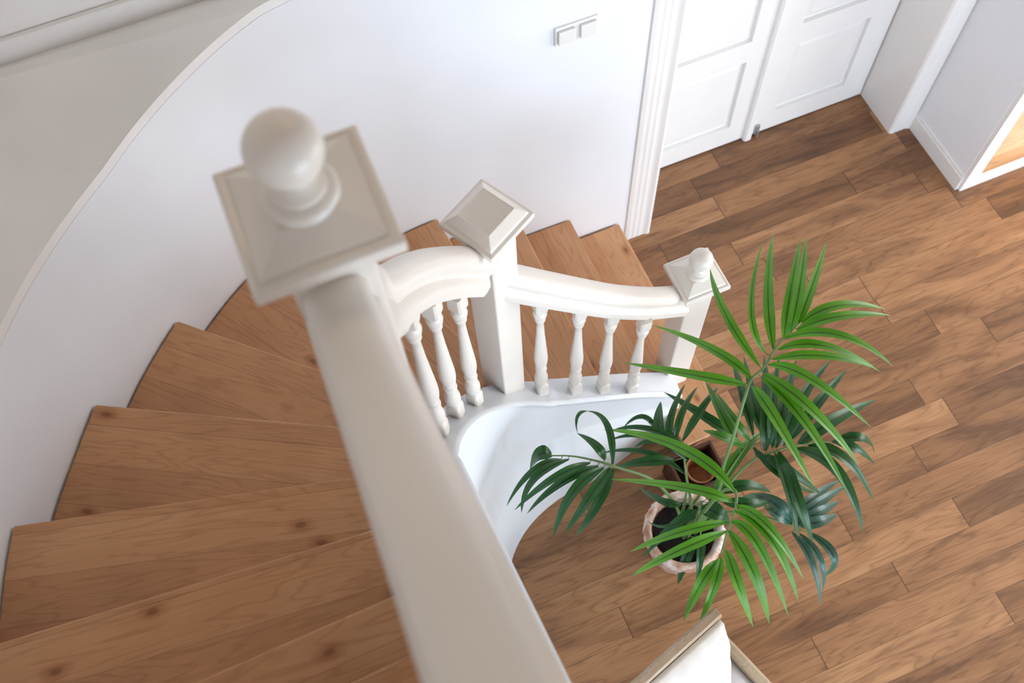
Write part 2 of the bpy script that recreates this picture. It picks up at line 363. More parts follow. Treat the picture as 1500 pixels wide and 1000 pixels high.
FRONDS = [["A","bright",[[0.869,0.66,0.3],[0.903,0.669,0.62],[0.895,0.692,0.88],[0.922,0.729,1.02],[0.972,0.793,1.13],[1.009,0.831,1.17],[1.048,0.84,1.2],[1.088,0.866,1.22],[1.13,0.888,1.235],[1.173,0.903,1.24],[1.206,0.916,1.24]],[[[1.009,0.831,1.17],[0.946,0.959,1.176],[0.855,1.154,1.052],0.0322],[[0.984,0.822,1.17],[0.842,0.909,1.192],[0.708,1.06,1.084],0.032],[[1.038,0.85,1.2],[1.013,1.028,1.238],[1.078,1.223,1.146],0.0294],[[1.067,0.875,1.22],[1.078,1.002,1.274],[1.255,1.223,1.198],0.0207],[[1.095,0.875,1.22],[1.165,1.042,1.234],[1.333,1.27,1.118],0.0336],[[1.132,0.887,1.235],[1.212,1.003,1.265],[1.382,1.198,1.165],0.0332],[[1.156,0.896,1.24],[1.232,0.995,1.286],[1.381,1.179,1.202],0.033],[[1.194,0.916,1.24],[1.286,1.0,1.246],[1.474,1.175,1.122],0.0293],[[1.204,0.912,1.24],[1.325,0.909,1.262],[1.497,0.879,1.154],0.0312],[[1.179,0.896,1.24],[1.299,0.872,1.278],[1.484,0.845,1.186],0.031],[[1.137,0.888,1.235],[1.262,0.815,1.289],[1.387,0.692,1.213],0.0288],[[1.108,0.867,1.22],[1.231,0.819,1.234],[1.392,0.714,1.118],0.0294],[[1.077,0.847,1.22],[1.208,0.787,1.25],[1.371,0.72,1.15],0.0292],[[1.067,0.842,1.2],[1.138,0.737,1.246],[1.254,0.564,1.162],0.0335],[[1.039,0.823,1.2],[1.108,0.665,1.206],[1.198,0.495,1.082],0.0361],[[1.039,0.823,1.17],[1.076,0.653,1.192],[1.124,0.432,1.084],0.0342],[[1.003,0.807,1.17],[0.998,0.675,1.208],[1.032,0.483,1.116],0.0361]]]
,["D","dark",[[0.852,0.653,0.3],[0.903,0.654,0.5],[0.972,0.691,0.66],[1.042,0.702,0.76],[1.073,0.693,0.79],[1.151,0.68,0.81],[1.215,0.665,0.81],[1.298,0.646,0.78]],[[[1.069,0.776,0.76],[1.099,0.918,0.786],[1.179,1.088,0.632],0.0295],[[1.087,0.774,0.79],[1.106,0.872,0.832],[1.202,1.067,0.694],0.0339],[[1.069,0.705,0.79],[1.13,0.83,0.848],[1.255,1.029,0.726],0.0433],[[1.097,0.706,0.79],[1.142,0.818,0.864],[1.294,1.002,0.758],0.0335],[[1.107,0.701,0.79],[1.19,0.815,0.824],[1.372,0.987,0.678],0.0412],[[1.123,0.692,0.81],[1.241,0.801,0.86],[1.457,0.92,0.73],0.0359],[[1.153,0.702,0.81],[1.279,0.765,0.876],[1.47,0.859,0.762],0.0358],[[1.173,0.679,0.81],[1.308,0.7,0.836],[1.542,0.744,0.682],0.0459],[[1.298,0.646,0.78],[1.363,0.615,0.822],[1.437,0.582,0.684],0.034],[[1.286,0.652,0.78],[1.318,0.591,0.838],[1.401,0.539,0.716],0.0338],[[1.156,0.668,0.81],[1.21,0.532,0.884],[1.224,0.351,0.778],0.0428],[[1.197,0.66,0.81],[1.269,0.57,0.844],[1.34,0.438,0.698],0.0361],[[1.108,0.684,0.79],[1.068,0.516,0.84],[1.087,0.39,0.71],0.0434],[[1.095,0.684,0.79],[1.052,0.554,0.856],[1.04,0.418,0.742],0.0336],[[1.047,0.713,0.76],[1.107,0.613,0.786],[1.224,0.525,0.632],0.0417],[[1.049,0.738,0.76],[1.079,0.596,0.802],[1.195,0.538,0.664],0.0293]]]
,["E","blue",[[0.855,0.644,0.3],[0.924,0.643,0.42],[0.994,0.602,0.5],[1.097,0.511,0.52],[1.137,0.476,0.5]],[[[1.144,0.512,0.5],[1.237,0.552,0.516],[1.408,0.594,0.372],0.0373],[[1.143,0.505,0.5],[1.237,0.526,0.532],[1.409,0.564,0.404],0.0372],[[1.144,0.497,0.5],[1.214,0.494,0.548],[1.342,0.519,0.436],0.0396],[[1.146,0.491,0.5],[1.192,0.463,0.564],[1.299,0.477,0.468],0.0421],[[1.138,0.519,0.52],[1.079,0.605,0.544],[1.033,0.67,0.408],0.037],[[1.125,0.509,0.52],[1.079,0.587,0.56],[1.067,0.665,0.44],0.0369],[[1.12,0.501,0.52],[1.067,0.548,0.576],[1.078,0.607,0.472],0.0419],[[1.112,0.474,0.5],[1.116,0.354,0.516],[1.115,0.228,0.372],0.0267],[[1.133,0.46,0.5],[1.14,0.347,0.532],[1.135,0.269,0.404],0.0265],[[1.164,0.452,0.5],[1.182,0.343,0.548],[1.158,0.31,0.436],0.0317]]]
,["B","bright",[[0.842,0.65,0.3],[0.832,0.63,0.62],[0.839,0.613,0.9],[0.851,0.592,0.99],[0.85,0.568,1.01],[0.828,0.531,1.0],[0.797,0.499,0.98],[0.759,0.456,0.94],[0.745,0.437,0.91]],[[[0.849,0.578,1.01],[0.759,0.765,1.016],[0.605,0.959,0.852],0.0386],[[0.83,0.555,1.0],[0.718,0.643,1.022],[0.553,0.792,0.874],0.0318],[[0.796,0.51,0.98],[0.633,0.531,1.018],[0.508,0.559,0.886],0.0295],[[0.777,0.487,0.98],[0.605,0.48,1.034],[0.475,0.487,0.918],0.0316],[[0.732,0.429,0.91],[0.646,0.381,0.924],[0.585,0.324,0.768],0.0352],[[0.746,0.434,0.91],[0.679,0.359,0.94],[0.611,0.29,0.8],0.028],[[0.763,0.442,0.94],[0.736,0.336,0.986],[0.749,0.221,0.862],0.0345],[[0.787,0.485,0.98],[0.792,0.344,0.986],[0.807,0.212,0.822],0.039],[[0.809,0.505,0.98],[0.839,0.406,1.002],[0.862,0.209,0.854],0.0343],[[0.826,0.527,1.0],[0.871,0.405,1.038],[0.894,0.229,0.906],0.0338],[[0.838,0.54,1.0],[0.878,0.432,1.054],[0.93,0.279,0.938],0.0292]]]
,["C","dark",[[0.818,0.668,0.3],[0.788,0.703,0.5],[0.704,0.767,0.74],[0.592,0.831,0.84],[0.541,0.871,0.85],[0.477,0.92,0.84],[0.41,0.965,0.8]],[[[0.423,0.962,0.8],[0.382,0.974,0.816],[0.35,0.978,0.672],0.0486],[[0.438,0.924,0.84],[0.33,0.911,0.872],[0.227,0.877,0.744],0.0239],[[0.462,0.914,0.84],[0.328,0.883,0.888],[0.26,0.828,0.776],0.0261],[[0.518,0.874,0.85],[0.378,0.853,0.914],[0.24,0.834,0.818],0.0282],[[0.538,0.855,0.85],[0.396,0.841,0.874],[0.279,0.829,0.738],0.0286],[[0.551,0.842,0.85],[0.419,0.793,0.89],[0.321,0.715,0.77],0.0356],[[0.571,0.837,0.84],[0.459,0.757,0.896],[0.355,0.707,0.792],0.0331],[[0.579,0.829,0.84],[0.479,0.737,0.856],[0.397,0.706,0.712],0.0336],[[0.584,0.844,0.84],[0.618,0.963,0.872],[0.603,1.075,0.744],0.0239],[[0.567,0.865,0.85],[0.55,0.907,0.898],[0.532,1.003,0.786],0.0308],[[0.589,1.049,0.82],[0.54,1.022,0.884],[0.534,1.002,0.788],0.0119]]]
,["F","dark",[[0.846,0.67,0.3],[0.837,0.695,0.5],[0.837,0.762,0.62],[0.846,0.815,0.68],[0.853,0.844,0.7]],[[[0.791,0.895,0.7],[0.813,0.953,0.716],[0.877,1.044,0.632],0.0402],[[0.819,0.885,0.7],[0.868,0.961,0.732],[0.976,1.06,0.664],0.025],[[0.84,0.876,0.7],[0.898,0.947,0.748],[1.001,1.023,0.696],0.0248],[[0.864,0.866,0.7],[0.956,0.925,0.764],[1.054,0.983,0.728],0.0272],[[1.027,0.828,0.68],[0.961,0.927,0.704],[0.903,1.074,0.628],0.0378],[[0.861,0.851,0.7],[0.757,0.944,0.74],[0.652,0.997,0.68],0.0224],[[0.85,0.803,0.68],[0.753,0.913,0.736],[0.632,0.966,0.692],0.0224],[[0.836,0.78,0.62],[0.744,0.896,0.636],[0.618,0.976,0.552],0.0232],[[0.81,0.82,0.68],[0.712,0.845,0.712],[0.63,0.884,0.644],0.0377],[[0.802,0.935,0.68],[0.77,0.988,0.728],[0.705,0.994,0.676],0.02],[[0.853,0.844,0.7],[0.764,0.884,0.764],[0.699,0.899,0.728],0.0247]]]
,["G","mid",[[0.883,0.66,0.3],[0.871,0.65,0.6],[0.921,0.685,0.74],[0.978,0.717,0.83]],[[[0.984,0.752,0.83],[0.975,0.853,0.866],[1.008,1.008,0.782],0.0359],[[1.026,0.746,0.83],[0.996,0.82,0.882],[1.011,0.944,0.814],0.0285],[[0.876,0.66,0.6],[1.016,0.752,0.668],[1.152,0.81,0.616],0.0382],[[1.003,0.731,0.83],[0.929,0.768,0.914],[0.891,0.823,0.878],0.0329],[[0.897,0.67,0.6],[1.034,0.753,0.644],[1.155,0.806,0.568],0.0231]]]
,["H","dark",[[0.829,0.641,0.28],[0.832,0.645,0.5],[0.849,0.672,0.6],[0.823,0.615,0.58],[0.806,0.577,0.55]],[[[0.853,0.66,0.5],[0.762,0.657,0.496],[0.628,0.619,0.372],0.0402],[[0.848,0.628,0.28],[0.777,0.563,0.292],[0.735,0.511,0.184],0.0398],[[0.808,0.576,0.55],[0.766,0.509,0.578],[0.733,0.446,0.486],0.0288],[[0.844,0.656,0.6],[0.871,0.606,0.644],[0.912,0.57,0.568],0.0616],[[0.784,0.692,0.6],[0.729,0.725,0.604],[0.703,0.826,0.488],0.0286],[[0.925,0.674,0.6],[1.014,0.658,0.62],[1.107,0.622,0.52],0.0414],[[0.919,0.642,0.6],[0.985,0.596,0.636],[1.077,0.59,0.552],0.0412],[[0.832,0.654,0.6],[0.714,0.641,0.596],[0.679,0.712,0.472],0.013]]]]
# ------------------------------------------------------------------ plan curves (metres)
# outer wall of the stair, from the door casing round to the upper flight
W_CTRL = [V(1.235, 2.02), V(.80, 2.025), V(.45, 2.03), V(.20, 2.01), V(-.05, 1.955), V(-.28, 1.85), V(-.48, 1.705), V(-.68, 1.505),
          V(-.84, 1.275), V(-.955, 1.07), V(-1.04, .80), V(-1.085, .5), V(-1.10, .1), V(-1.10, -1.6)]
WALL = [p for p in catmull([V(p.x, p.y, 0) for p in W_CTRL], 8)]
WALL_IN = []
for _i, _p in enumerate(WALL):      # the treads stop a few millimetres short of the plaster
    _t = (WALL[min(_i+1, len(WALL)-1)]-WALL[max(_i-1, 0)]).normalized(); WALL_IN.append(_p - V(_t.y, -_t.x, 0)*.006)
C0 = V(.55, .70, 0)
def curb_path(R):
    pts = []
    for x in (1.06, .98, .88, .78, .68, .60): pts.append(V(x, .70+R + (0.0 if x < .8 else (x-.8)**2*-.25), 0))
    for d in range(93, 180, 6): pts.append(C0 + V(math.cos(math.radians(d)), math.sin(math.radians(d)), 0)*R)
    x = C0.x - R
    for y in (.66, .55, .4, .2, 0, -.3, -.6, -1.0, -1.6): pts.append(V(x, y, 0))
    return pts
def catmull3(p, n=4): return catmull(p, n)
NOSE_A = [(90, 3.8), (96, 4), (110, 5), (123.5, 6), (137, 7), (151.4, 8), (165.4, 9), (174.4, 10), (180, 10.6)]
def pitch(x, y):
    # height of the nosing line at a plan position near the inner string
    if x > C0.x: return RISE*(1+(1.2-x)/.2345)
    if y < C0.y: return RISE*(10.6+(.70-y)/.19)
    a = math.degrees(math.atan2(y-C0.y, x-C0.x))
    for (a0, k0), (a1, k1) in zip(NOSE_A, NOSE_A[1:]):
        if a <= a1: return RISE*(k0+(k1-k0)*max(0, (a-a0))/(a1-a0))
    return RISE*10.6
# nosing lines: outer point and direction (degrees)
LINES = {1: (1.2, 1.99, -90), 2: (.966, 2.0, -90), 3: (.731, 2.0, -89.5), 4: (.414, 2.02, -84.5), 5: (.10, 1.975, -70), 6: (-.21, 1.885, -57),
         7: (-.513, 1.673, -43.3), 8: (-.769, 1.411, -28.6), 9: (-.972, 1.073, -14.6), 10: (-1.03, .752, -5.6), 11: (-1.05, .455, .9),
         12: (-1.05, .292, 1.7), 13: (-1.05, .10, 1.7), 14: (-1.05, -.09, 1.7), 15: (-1.05, -.28, 1.7), 16: (-1.05, -.47, 1.7), 17: (-1.05, -.66, 1.7)}

def line_hit(curve, P, d):
    # first crossing of polyline with infinite line; returns (index, point)
    n = V(-d.y, d.x, 0)
    best = None
    for i, (a, b) in enumerate(zip(curve, curve[1:])):
        sa, sb = (a-P).dot(n), (b-P).dot(n)
        if (sa <= 0 < sb) or (sb <= 0 < sa):
            t = sa/(sa-sb); q = a.lerp(b, t)
            yield i+t, q
def pick(curve, P, d, near):
    hits = list(line_hit(curve, P, d))
    return min(hits, key=lambda h: (h[1]-near).length)

R_MID = .512
CURB_OUT = catmull3(curb_path(R_MID+.05), 4)
def tread_poly(k, back=None, over=.05):
    x, y, a = LINES[k]; P = V(x, y, 0); d = V(math.cos(math.radians(a)), math.sin(math.radians(a)), 0)
    x2, y2, a2 = LINES[k+1]; P2 = V(x2, y2, 0); d2 = V(math.cos(math.radians(a2)), math.sin(math.radians(a2)), 0)
    # back edge: next nosing line moved under the next tread
    nrm = V(-d2.y, d2.x, 0)
    if (P2-P).dot(nrm) > 0: nrm = -nrm        # towards the front
    Pb = P2 + nrm*(over-.02)
    so, po = pick(WALL_IN, P, d, P); sb, pb = pick(WALL_IN, Pb, d2, P2)
    inner_near = V(C0.x, C0.y, 0)
    si, pi_ = pick(CURB_OUT, P, d, P + d*.8); sbi, pbi = pick(CURB_OUT, Pb, d2, P2 + d2*.8)
    poly = [pi_, po]
    poly += [WALL_IN[i] for i in range(int(so)+1, int(sb)+1)]
    poly += [pb, pbi]
    poly += [CURB_OUT[i] for i in range(int(sbi), int(si), -1)]
    # drop near duplicates
    out = []
    for p in poly:
        if not out or (p-out[-1]).length > .004: out.append(p)
    return out, P, d

# ------------------------------------------------------------------ setting
floor_o = box('floor', (-1.4, -3.5, -.08), (5.5, 2.45, 0), M_FLOOR)
struct(floor_o, 'oak plank floor of the hall at the foot of the stairs', 'floor')

# straight and curved stair wall: inner face = WALL, up to the ledge
LEDGE_Z = 1.965
def ledge_z(x): return 1.995 if x > .05 else (1.90 if x < -.45 else 1.90+(x+.45)*.19)
def wall_strip(name, curve, th, z0, z1, mat, sgn=1):
    bm = bmesh.new(); a = []; 
    n = len(curve)
    for i, p in enumerate(curve):
        t = (curve[min(i+1, n-1)]-curve[max(i-1, 0)]).normalized(); s = V(t.y, -t.x, 0)*sgn
        q = p+s*th
        zt = ledge_z(p.x)-.031
        a.append([bm.verts.new((p.x, p.y, z0)), bm.verts.new((p.x, p.y, zt)), bm.verts.new((q.x, q.y, zt)), bm.verts.new((q.x, q.y, z0))])
    for u, v in zip(a, a[1:]):
        for i in range(4): bm.faces.new([u[i], u[(i+1) % 4], v[(i+1) % 4], v[i]])
    bm.faces.new(a[0]); bm.faces.new(a[-1][::-1])
    o = from_bm(name, bm, mat); shade_auto(o, 40); return o
w = wall_strip('wall_stair', WALL, .05, 0, LEDGE_Z-.031, M_WALL)
struct(w, 'smooth white curved wall wrapping round the outside of the winding stairs')
# ledge: fill between the curved wall and the outer walls
poly = [V(1.235, 2.10, 0)] + [p for p in WALL] + [V(-1.32, -1.6, 0), V(-1.32, 2.10, 0)]
bm = bmesh.new(); nW = len(WALL)
zz = [LEDGE_Z]+[ledge_z(p.x) for p in WALL]+[LEDGE_Z, LEDGE_Z]
vs = [bm.verts.new((p.x, p.y, z)) for p, z in zip(poly, zz)]; vb = [bm.verts.new((p.x, p.y, z-.03)) for p, z in zip(poly, zz)]
bm.faces.new(vs); bm.faces.new(vb[::-1])
for i in range(len(poly)):
    j = (i+1) % len(poly); bm.faces.new([vs[i], vs[j], vb[j], vb[i]])
bmesh.ops.triangulate(bm, faces=[f for f in bm.faces if len(f.verts) > 4])
struct(from_bm('trim_1', bm, M_LEDGE), 'grey-white flat ledge on top of the curved stair wall', 'ledge')
struct(box('wall_back', (-1.42, 2.105, 0), (1.235, 2.2, 4.95), M_LEDGE), 'light grey wall above and behind the ledge')
struct(box('wall_left', (-1.42, -3.5, 0), (-1.32, 2.105, 4.95), M_LEDGE), 'outer wall on the left above the ledge')
bb = box('baseboard_back', (-1.32, 2.088, LEDGE_Z), (1.235, 2.105, LEDGE_Z+.075), M_LEDGE, None, .004)
struct(bb, 'low painted baseboard strip where the ledge meets the upper wall', 'baseboard')

# doorway wall
struct(box('wall_door', (1.36, 2.345, 0), (2.75, 2.45, 4.95), M_WALL), 'wall behind the white double doors')
struct(box('wall_header', (1.235, 2.06, 2.15), (2.86, 2.345, 4.95), M_WALL), 'white wall over the doorway')
# casings (fluted), one mesh each
def casing(name, x0, x1, y, label):
    bm = bmesh.new()
    n = 5; w_ = (x1-x0)
    pts = [(x0, 2.345)]
    pts += [(x0, y+.012), (x0+.006, y+.002), (x0+w_*.16, y)]
    for i in range(3):
        a = x0+w_*(.20+.2*i); pts += [(a, y), (a+w_*.05, y+.0014), (a+w_*.11, y+.0014), (a+w_*.16, y)]
    pts += [(x1-w_*.12, y-.006), (x1-.004, y-.004), (x1, y+.004), (x1, 2.345)]
    add_prism(bm, pts, 0, 2.15)
    o = from_bm(name, bm, M_TRIM); return struct(o, label, 'door casing')
casing('trim_2', 1.235, 1.365, 2.012, 'left white moulded door casing beside the lowest steps')
casing('trim_3', 2.632, 2.745, 2.04, 'right white moulded door casing in the corner')

def panel_door(name, x0, x1, panels, label, y=2.30, z1=2.13):
    # slab with recessed panels built as stiles, rails and sunk panels
    root = bmesh.new(); d = .04
    zs = sorted(set([0.008, z1] + [z for p in panels for z in p[2:]]))
    px0, px1 = panels[0][0], panels[0][1]
    add_box(root, (x0, y, .008), (px0, y+d, z1)); add_box(root, (px1, y, .008), (x1, y+d, z1))
    prev = .008
    for p in panels:
        add_box(root, (px0, y, prev), (px1, y+d, p[2])); prev = p[3]
        add_box(root, (px0, y+.02, p[2]), (px1, y+d, p[3]))
        # raised field with sloping border
        a = .035
        vs0 = [(px0+.008, p[2]+.008), (px1-.008, p[2]+.008), (px1-.008, p[3]-.008), (px0+.008, p[3]-.008)]
        vs1 = [(px0+a, p[2]+a), (px1-a, p[2]+a), (px1-a, p[3]-a), (px0+a, p[3]-a)]
        A = [root.verts.new((u, y+.0199, v)) for u, v in vs0]; B = [root.verts.new((u, y+.010, v)) for u, v in vs1]
        for i in range(4): root.faces.new([A[i], A[(i+1)%4], B[(i+1)%4], B[i]])
        root.faces.new(B)
    add_box(root, (px0, y, prev), (px1, y+d, z1))
    me = bpy.data.meshes.new(name); root.to_mesh(me); root.free()
    o = link(name, me, M_DOOR)
    return struct(o, label, 'door')
d1 = panel_door('door_1', 1.40, 2.002, [(1.50, 1.90, .135, .575), (1.50, 1.90, .70, 1.15), (1.50, 1.90, 1.28, 2.0)], 'left white panelled leaf of the double doors')
d2 = panel_door('door_2', 2.006, 2.625, [(2.135, 2.50, .135, .575), (2.135, 2.50, .70, 1.15), (2.135, 2.50, 1.28, 2.0)], 'right white panelled leaf of the double doors')
bm = bmesh.new(); add_prism(bm, [(1.985, 2.30), (1.985, 2.284), (1.993, 2.276), (2.020, 2.276), (2.028, 2.284), (2.028, 2.30)], .004, 2.13)
from_bm('cover_strip', bm, M_DOOR, d1)
struct(box('trim_4', (1.365, 2.29, 0), (1.40, 2.345, 2.15), M_TRIM, None, .002), 'narrow jamb strip left of the double doors', 'door jamb')
# door bolt at the bottom of right leaf
db = bmesh.new(); add_box(db, (2.046, 2.286, .01), (2.066, 2.30, .075)); add_box(db, (2.050, 2.276, .0), (2.062, 2.288, .05))
o = from_bm('door_bolt', db, M_METAL, d2); bevel(o, .002); o['label'] = 'small grey metal floor bolt'

# alcove: right hand wall block with baseboard, then white framed opening
struct(box('wall_right', (2.75, 1.66, 0), (2.86, 2.06, 4.95), M_WALL), 'white wall return to the right of the doors')
bm = bmesh.new(); add_prism(bm, [(2.75, 2.04), (2.736, 2.04), (2.736, 1.652), (2.75, 1.652)], 0, .085); add_prism(bm, [(2.75, 2.04), (2.742, 2.04), (2.742, 1.655), (2.75, 1.655)], .085, .10)
struct(from_bm('baseboard_right', bm, M_TRIM), 'white baseboard along the wall return right of the doors', 'baseboard')
cab = empty('wall_cupboard', (2.95, 1.645, 0), 'white framed opening with a light pine panel at the right edge of the floor', 'cupboard')
def L(o, p=cab):
    o.parent = p; o.matrix_parent_inverse = Matrix.Translation(-Vector(p.location)); return o
bm = bmesh.new(); add_box(bm, (2.752, 1.638, 0), (2.805, 1.66, 2.1)); add_box(bm, (2.805, 1.638, 0), (3.9, 1.66, .048)); add_box(bm, (2.805, 1.638, 2.05), (3.9, 1.66, 2.1)); add_box(bm, (3.85, 1.638, .048), (3.9, 1.66, 2.05))
L(from_bm('cupboard_frame', bm, M_TRIM)); 
L(box('cupboard_panel', (2.862, 1.72, .0), (3.9, 1.74, 2.1), M_PINEPANEL))
L(box('cupboard_base', (2.862, 1.661, .0), (3.9, 1.72, .03), M_PINEPANEL))
struct(box('wall_far_right', (2.862, 1.76, 0), (5.5, 1.86, 4.95), M_WALL), 'white wall behind the cupboard at far right')
struct(box('wall_panel_right', (3.9, 1.66, 0), (5.5, 1.76, 4.95), M_WALL), 'white wall right of the cupboard')
struct(box('ceiling', (-1.42, -3.5, 4.95), (5.5, 2.45, 5.05), M_CEIL), 'unseen ceiling high above the stairwell, added to dim the top light', 'ceiling')  # out of view, added to dim the light on upward faces

struct(box('sky_block_slab', (1.75, -3.5, 2.62), (5.5, 1.55, 2.90), M_CEIL), 'unseen upper floor slab over the hall, added to block sky light', 'ceiling')  # unseen slab added to keep sky light off the upper stairs
struct(box('sky_block_right', (5.4, -3.5, 2.9), (5.5, 1.66, 4.95), M_WALL), 'unseen upper wall on the right, added to block sky light')  # unseen, added to shut out the sky above the hall
struct(box('sky_block_front', (-1.32, -3.5, 2.62), (5.4, -3.4, 4.95), M_WALL), 'unseen upper wall behind the viewer, added to block sky light')  # added out of view so sky light enters only low down
# light switches
sw = empty('light_switch', (.966, 2.0255, 1.462), 'white double light switch on the wall left of the door casing', 'light switch')
def Lc(o, p): o.parent = p; return o
pl = box('switch_plate', (-.075, -.010, -.040), (.075, .0, .040), M_SWITCH, sw, .003)
box('switch_rocker', (-.066, -.021, -.030), (-.008, -.010, .028), M_SWITCH, sw, .003)
box('switch_rocker', (.010, -.021, -.030), (.066, -.010, .028), M_SWITCH, sw, .003)

# ------------------------------------------------------------------ staircase
stair = empty('staircase', (0, 1.2, 0), 'winding pine staircase turning down beside the white curved wall', 'staircase')
S_INV = Matrix.Translation(-Vector(stair.location))
def place(o, parent, inv): o.parent = parent; o.matrix_parent_inverse = inv; return o
TH = .034
for k in range(2, 17):
    poly, P, d = tread_poly(k)
    mid = sum(poly, V(0, 0, 0))/len(poly)
    ang = math.atan2(d.y, d.x)
    Rm = Matrix.Rotation(-ang, 4, 'Z')
    loc = V(mid.x, mid.y, k*RISE-TH)
    lp = [(Rm @ (p-V(mid.x, mid.y, 0))) for p in poly]
    bm = bmesh.new(); add_prism(bm, [(p.x, p.y) for p in lp], 0, TH)
    o = from_bm('tread', bm, M_TREAD, stair); bevel(o, .006, 3)
    o.location = loc - Vector(stair.location); o.rotation_euler = (0, 0, ang)
# lowest tread runs on past the newel post
poly = [(.966-.03, 2.012), (1.2, 2.012), (1.202, 1.7), (1.214, 1.45), (1.218, 1.25), (1.200, 1.08), (1.172, 1.005), (1.10, .985), (1.005, .982), (1.0, 1.06), (1.0, 1.285), (.935, 1.285)]
bm = bmesh.new(); add_prism(bm, [(y_-1.5, -(x_-1.07)) for x_, y_ in poly], 0, TH)
o = from_bm('tread', bm, M_TREAD, stair); bevel(o, .006, 3)
o.location = V(1.07, 1.5, RISE-TH) - Vector(stair.location); o.rotation_euler = (0, 0, PI/2)
# risers: thin boards under each nosing, set back
for k in range(1, 17):
    if k == 1:
        bm = bmesh.new(); add_prism(bm, [(1.17, 2.018), (1.172, 1.7), (1.184, 1.45), (1.188, 1.25), (1.172, 1.09), (1.15, 1.03), (1.09, 1.012), (1.02, 1.012), (1.02, 1.03), (1.085, 1.03), (1.138, 1.045), (1.155, 1.1), (1.170, 1.25), (1.166, 1.45), (1.154, 1.7), (1.152, 2.018)], 0, RISE-TH)
        o = from_bm('riser', bm, M_RISER); place(o, stair, S_INV); continue
    x, y, a = LINES[k]; P = V(x, y, 0); d = V(math.cos(math.radians(a)), math.sin(math.radians(a)), 0)
    nrm = V(-d.y, d.x, 0)
    xb, yb, ab = LINES[k+1]
    if (V(xb, yb, 0)-P).dot(nrm) < 0: nrm = -nrm
    q = P+nrm*.03
    so, po = pick(WALL, q, d, P); si, pi_ = pick(CURB_OUT, q, d, P+d*.8)
    po = po + d*.004
    po2, pi2 = po+nrm*.016, pi_+nrm*.016
    bm = bmesh.new(); add_prism(bm, [(p.x, p.y) for p in (po, pi_, pi2, po2)], (k-1)*RISE, k*RISE-TH)
    o = from_bm('riser', bm, M_RISER); place(o, stair, S_INV)

# inner string: capped curb, curved face and flared foot down to the floor
path = catmull3(curb_path(R_MID), 3)
bm = bmesh.new(); rings = []
n = len(path)
for i, p in enumerate(path):
    t = (path[min(i+1, n-1)]-path[max(i-1, 0)]).normalized(); s = V(t.y, -t.x, 0)   # towards the stair side
    if (p + s - C0).length < (p - s - C0).length: s = -s
    zc = pitch(p.x, p.y)+.012
    a = math.degrees(math.atan2(p.y-.7, p.x-.55)) if p.x < .55 else 90
    # flare strength: fades towards the bottom newel
    f = 1.0 if p.x < .6 else max(0.15, 1-(p.x-.6)/.42)
    aa = a if (p.x < .55 and p.y > .7) else (90 if p.x >= .55 else 185)
    sm = max(0, min(1, (aa-105)/80)); sm = sm*sm*(3-2*sm)
    foot = (.128-.065*sm) if p.x < .6 else .098*f+.03
    cz = .43-.27*max(0, min(1, (aa-98)/60)) if p.x < .6 else .43-.55*(p.x-.6)
    cz = max(.05, min(cz, zc-.12))
    ck = (.034-.016*sm)*f
    prof = [(.050, zc-.16), (.050, zc-.006), (.044, zc), (-.036, zc), (-.040, zc+.006), (-.052, zc+.006), (-.058, zc-.002), (-.056, zc-.018), (-.048, zc-.024),
            (-.050-ck*.5, zc*.5+cz*.5), (-.050-ck, cz+.012), (-.052-ck*1.05, cz), (-.062-ck*1.1, cz-.010), (-.05-(ck+foot)*.5-.012, cz*.52), (-.045-foot, cz*.12), (-.05-foot, 0), (.050, 0)]
    rings.append([bm.verts.new((p.x+s.x*u, p.y+s.y*u, max(0, z))) for u, z in prof])
m = len(rings[0])
for a_, b_ in zip(rings, rings[1:]):
    for i in range(m): bm.faces.new([a_[i], a_[(i+1) % m], b_[(i+1) % m], b_[i]])
bm.faces.new(rings[0][::-1]); bm.faces.new(rings[-1])
o = from_bm('inner_string', bm, M_CURB); shade_auto(o, 50); place(o, stair, S_INV)
o['label'] = 'white curved inner string wall with rounded top moulding'

# ------------------------------------------------------------------ railing
rail = empty('stair_railing', (.37, 1.235, 0), 'white painted railing with three newel posts and turned balusters lining the winding stairs', 'railing')
R_INV = Matrix.Translation(-Vector(rail.location))
def newel(x, y, z0, zl, rot, ball, label):
    # zl = height of the cap's lip
    Mx = Matrix.Translation((x, y, 0)) @ Matrix.Rotation(math.radians(rot), 4, 'Z')
    h = .049
    bm = bmesh.new()
    add_frusta(bm, [(h, z0), (h, zl-.035)], Mx)
    post = from_bm('newel_post', bm, M_RAIL); bevel(post, .005, 2); place(post, rail, R_INV); post['label'] = label
    def sub(o): o.parent = post; return o
    bm = bmesh.new()
    if ball:
        add_frusta(bm, [(h-.002, zl-.055), (h+.008, zl-.045), (.060, zl-.025), (.066, zl-.016), (.082, zl-.014), (.082, zl+.004), (.076, zl+.008), (.070, zl+.006), (.066, zl+.012), (.034, zl+.030)], Mx)
    else:
        add_frusta(bm, [(h-.002, zl-.06), (h+.008, zl-.05), (.062, zl-.03), (.068, zl-.018), (.082, zl-.014), (.082, zl+.004), (.072, zl+.007), (.070, zl+.012), (.048, zl+.034), (.046, zl+.032)], Mx)
    cap = sub(from_bm('newel_cap', bm, M_RAIL)); bevel(cap, .0016, 2, 20)
    if ball:
        prof = [(.038, .024), (.041, .030), (.041, .036), (.037, .042), (.030, .045), (.030, .050), (.026, .054), (.019, .060), (.0175, .066), (.020, .070)]
        bc, br = .106, .0395
        for j in range(0, 25):
            th = -PI/2+math.asin(min(.99, .02/br))+ (PI-math.asin(.02/br))*j/24
            prof.append((max(.0005, br*math.cos(th)), bc+br*math.sin(th)))
        prof = [(r, z+zl) for r, z in prof]
        sub(lathe('ball_finial', prof, M_RAIL, None, 40, Mx))
    return post
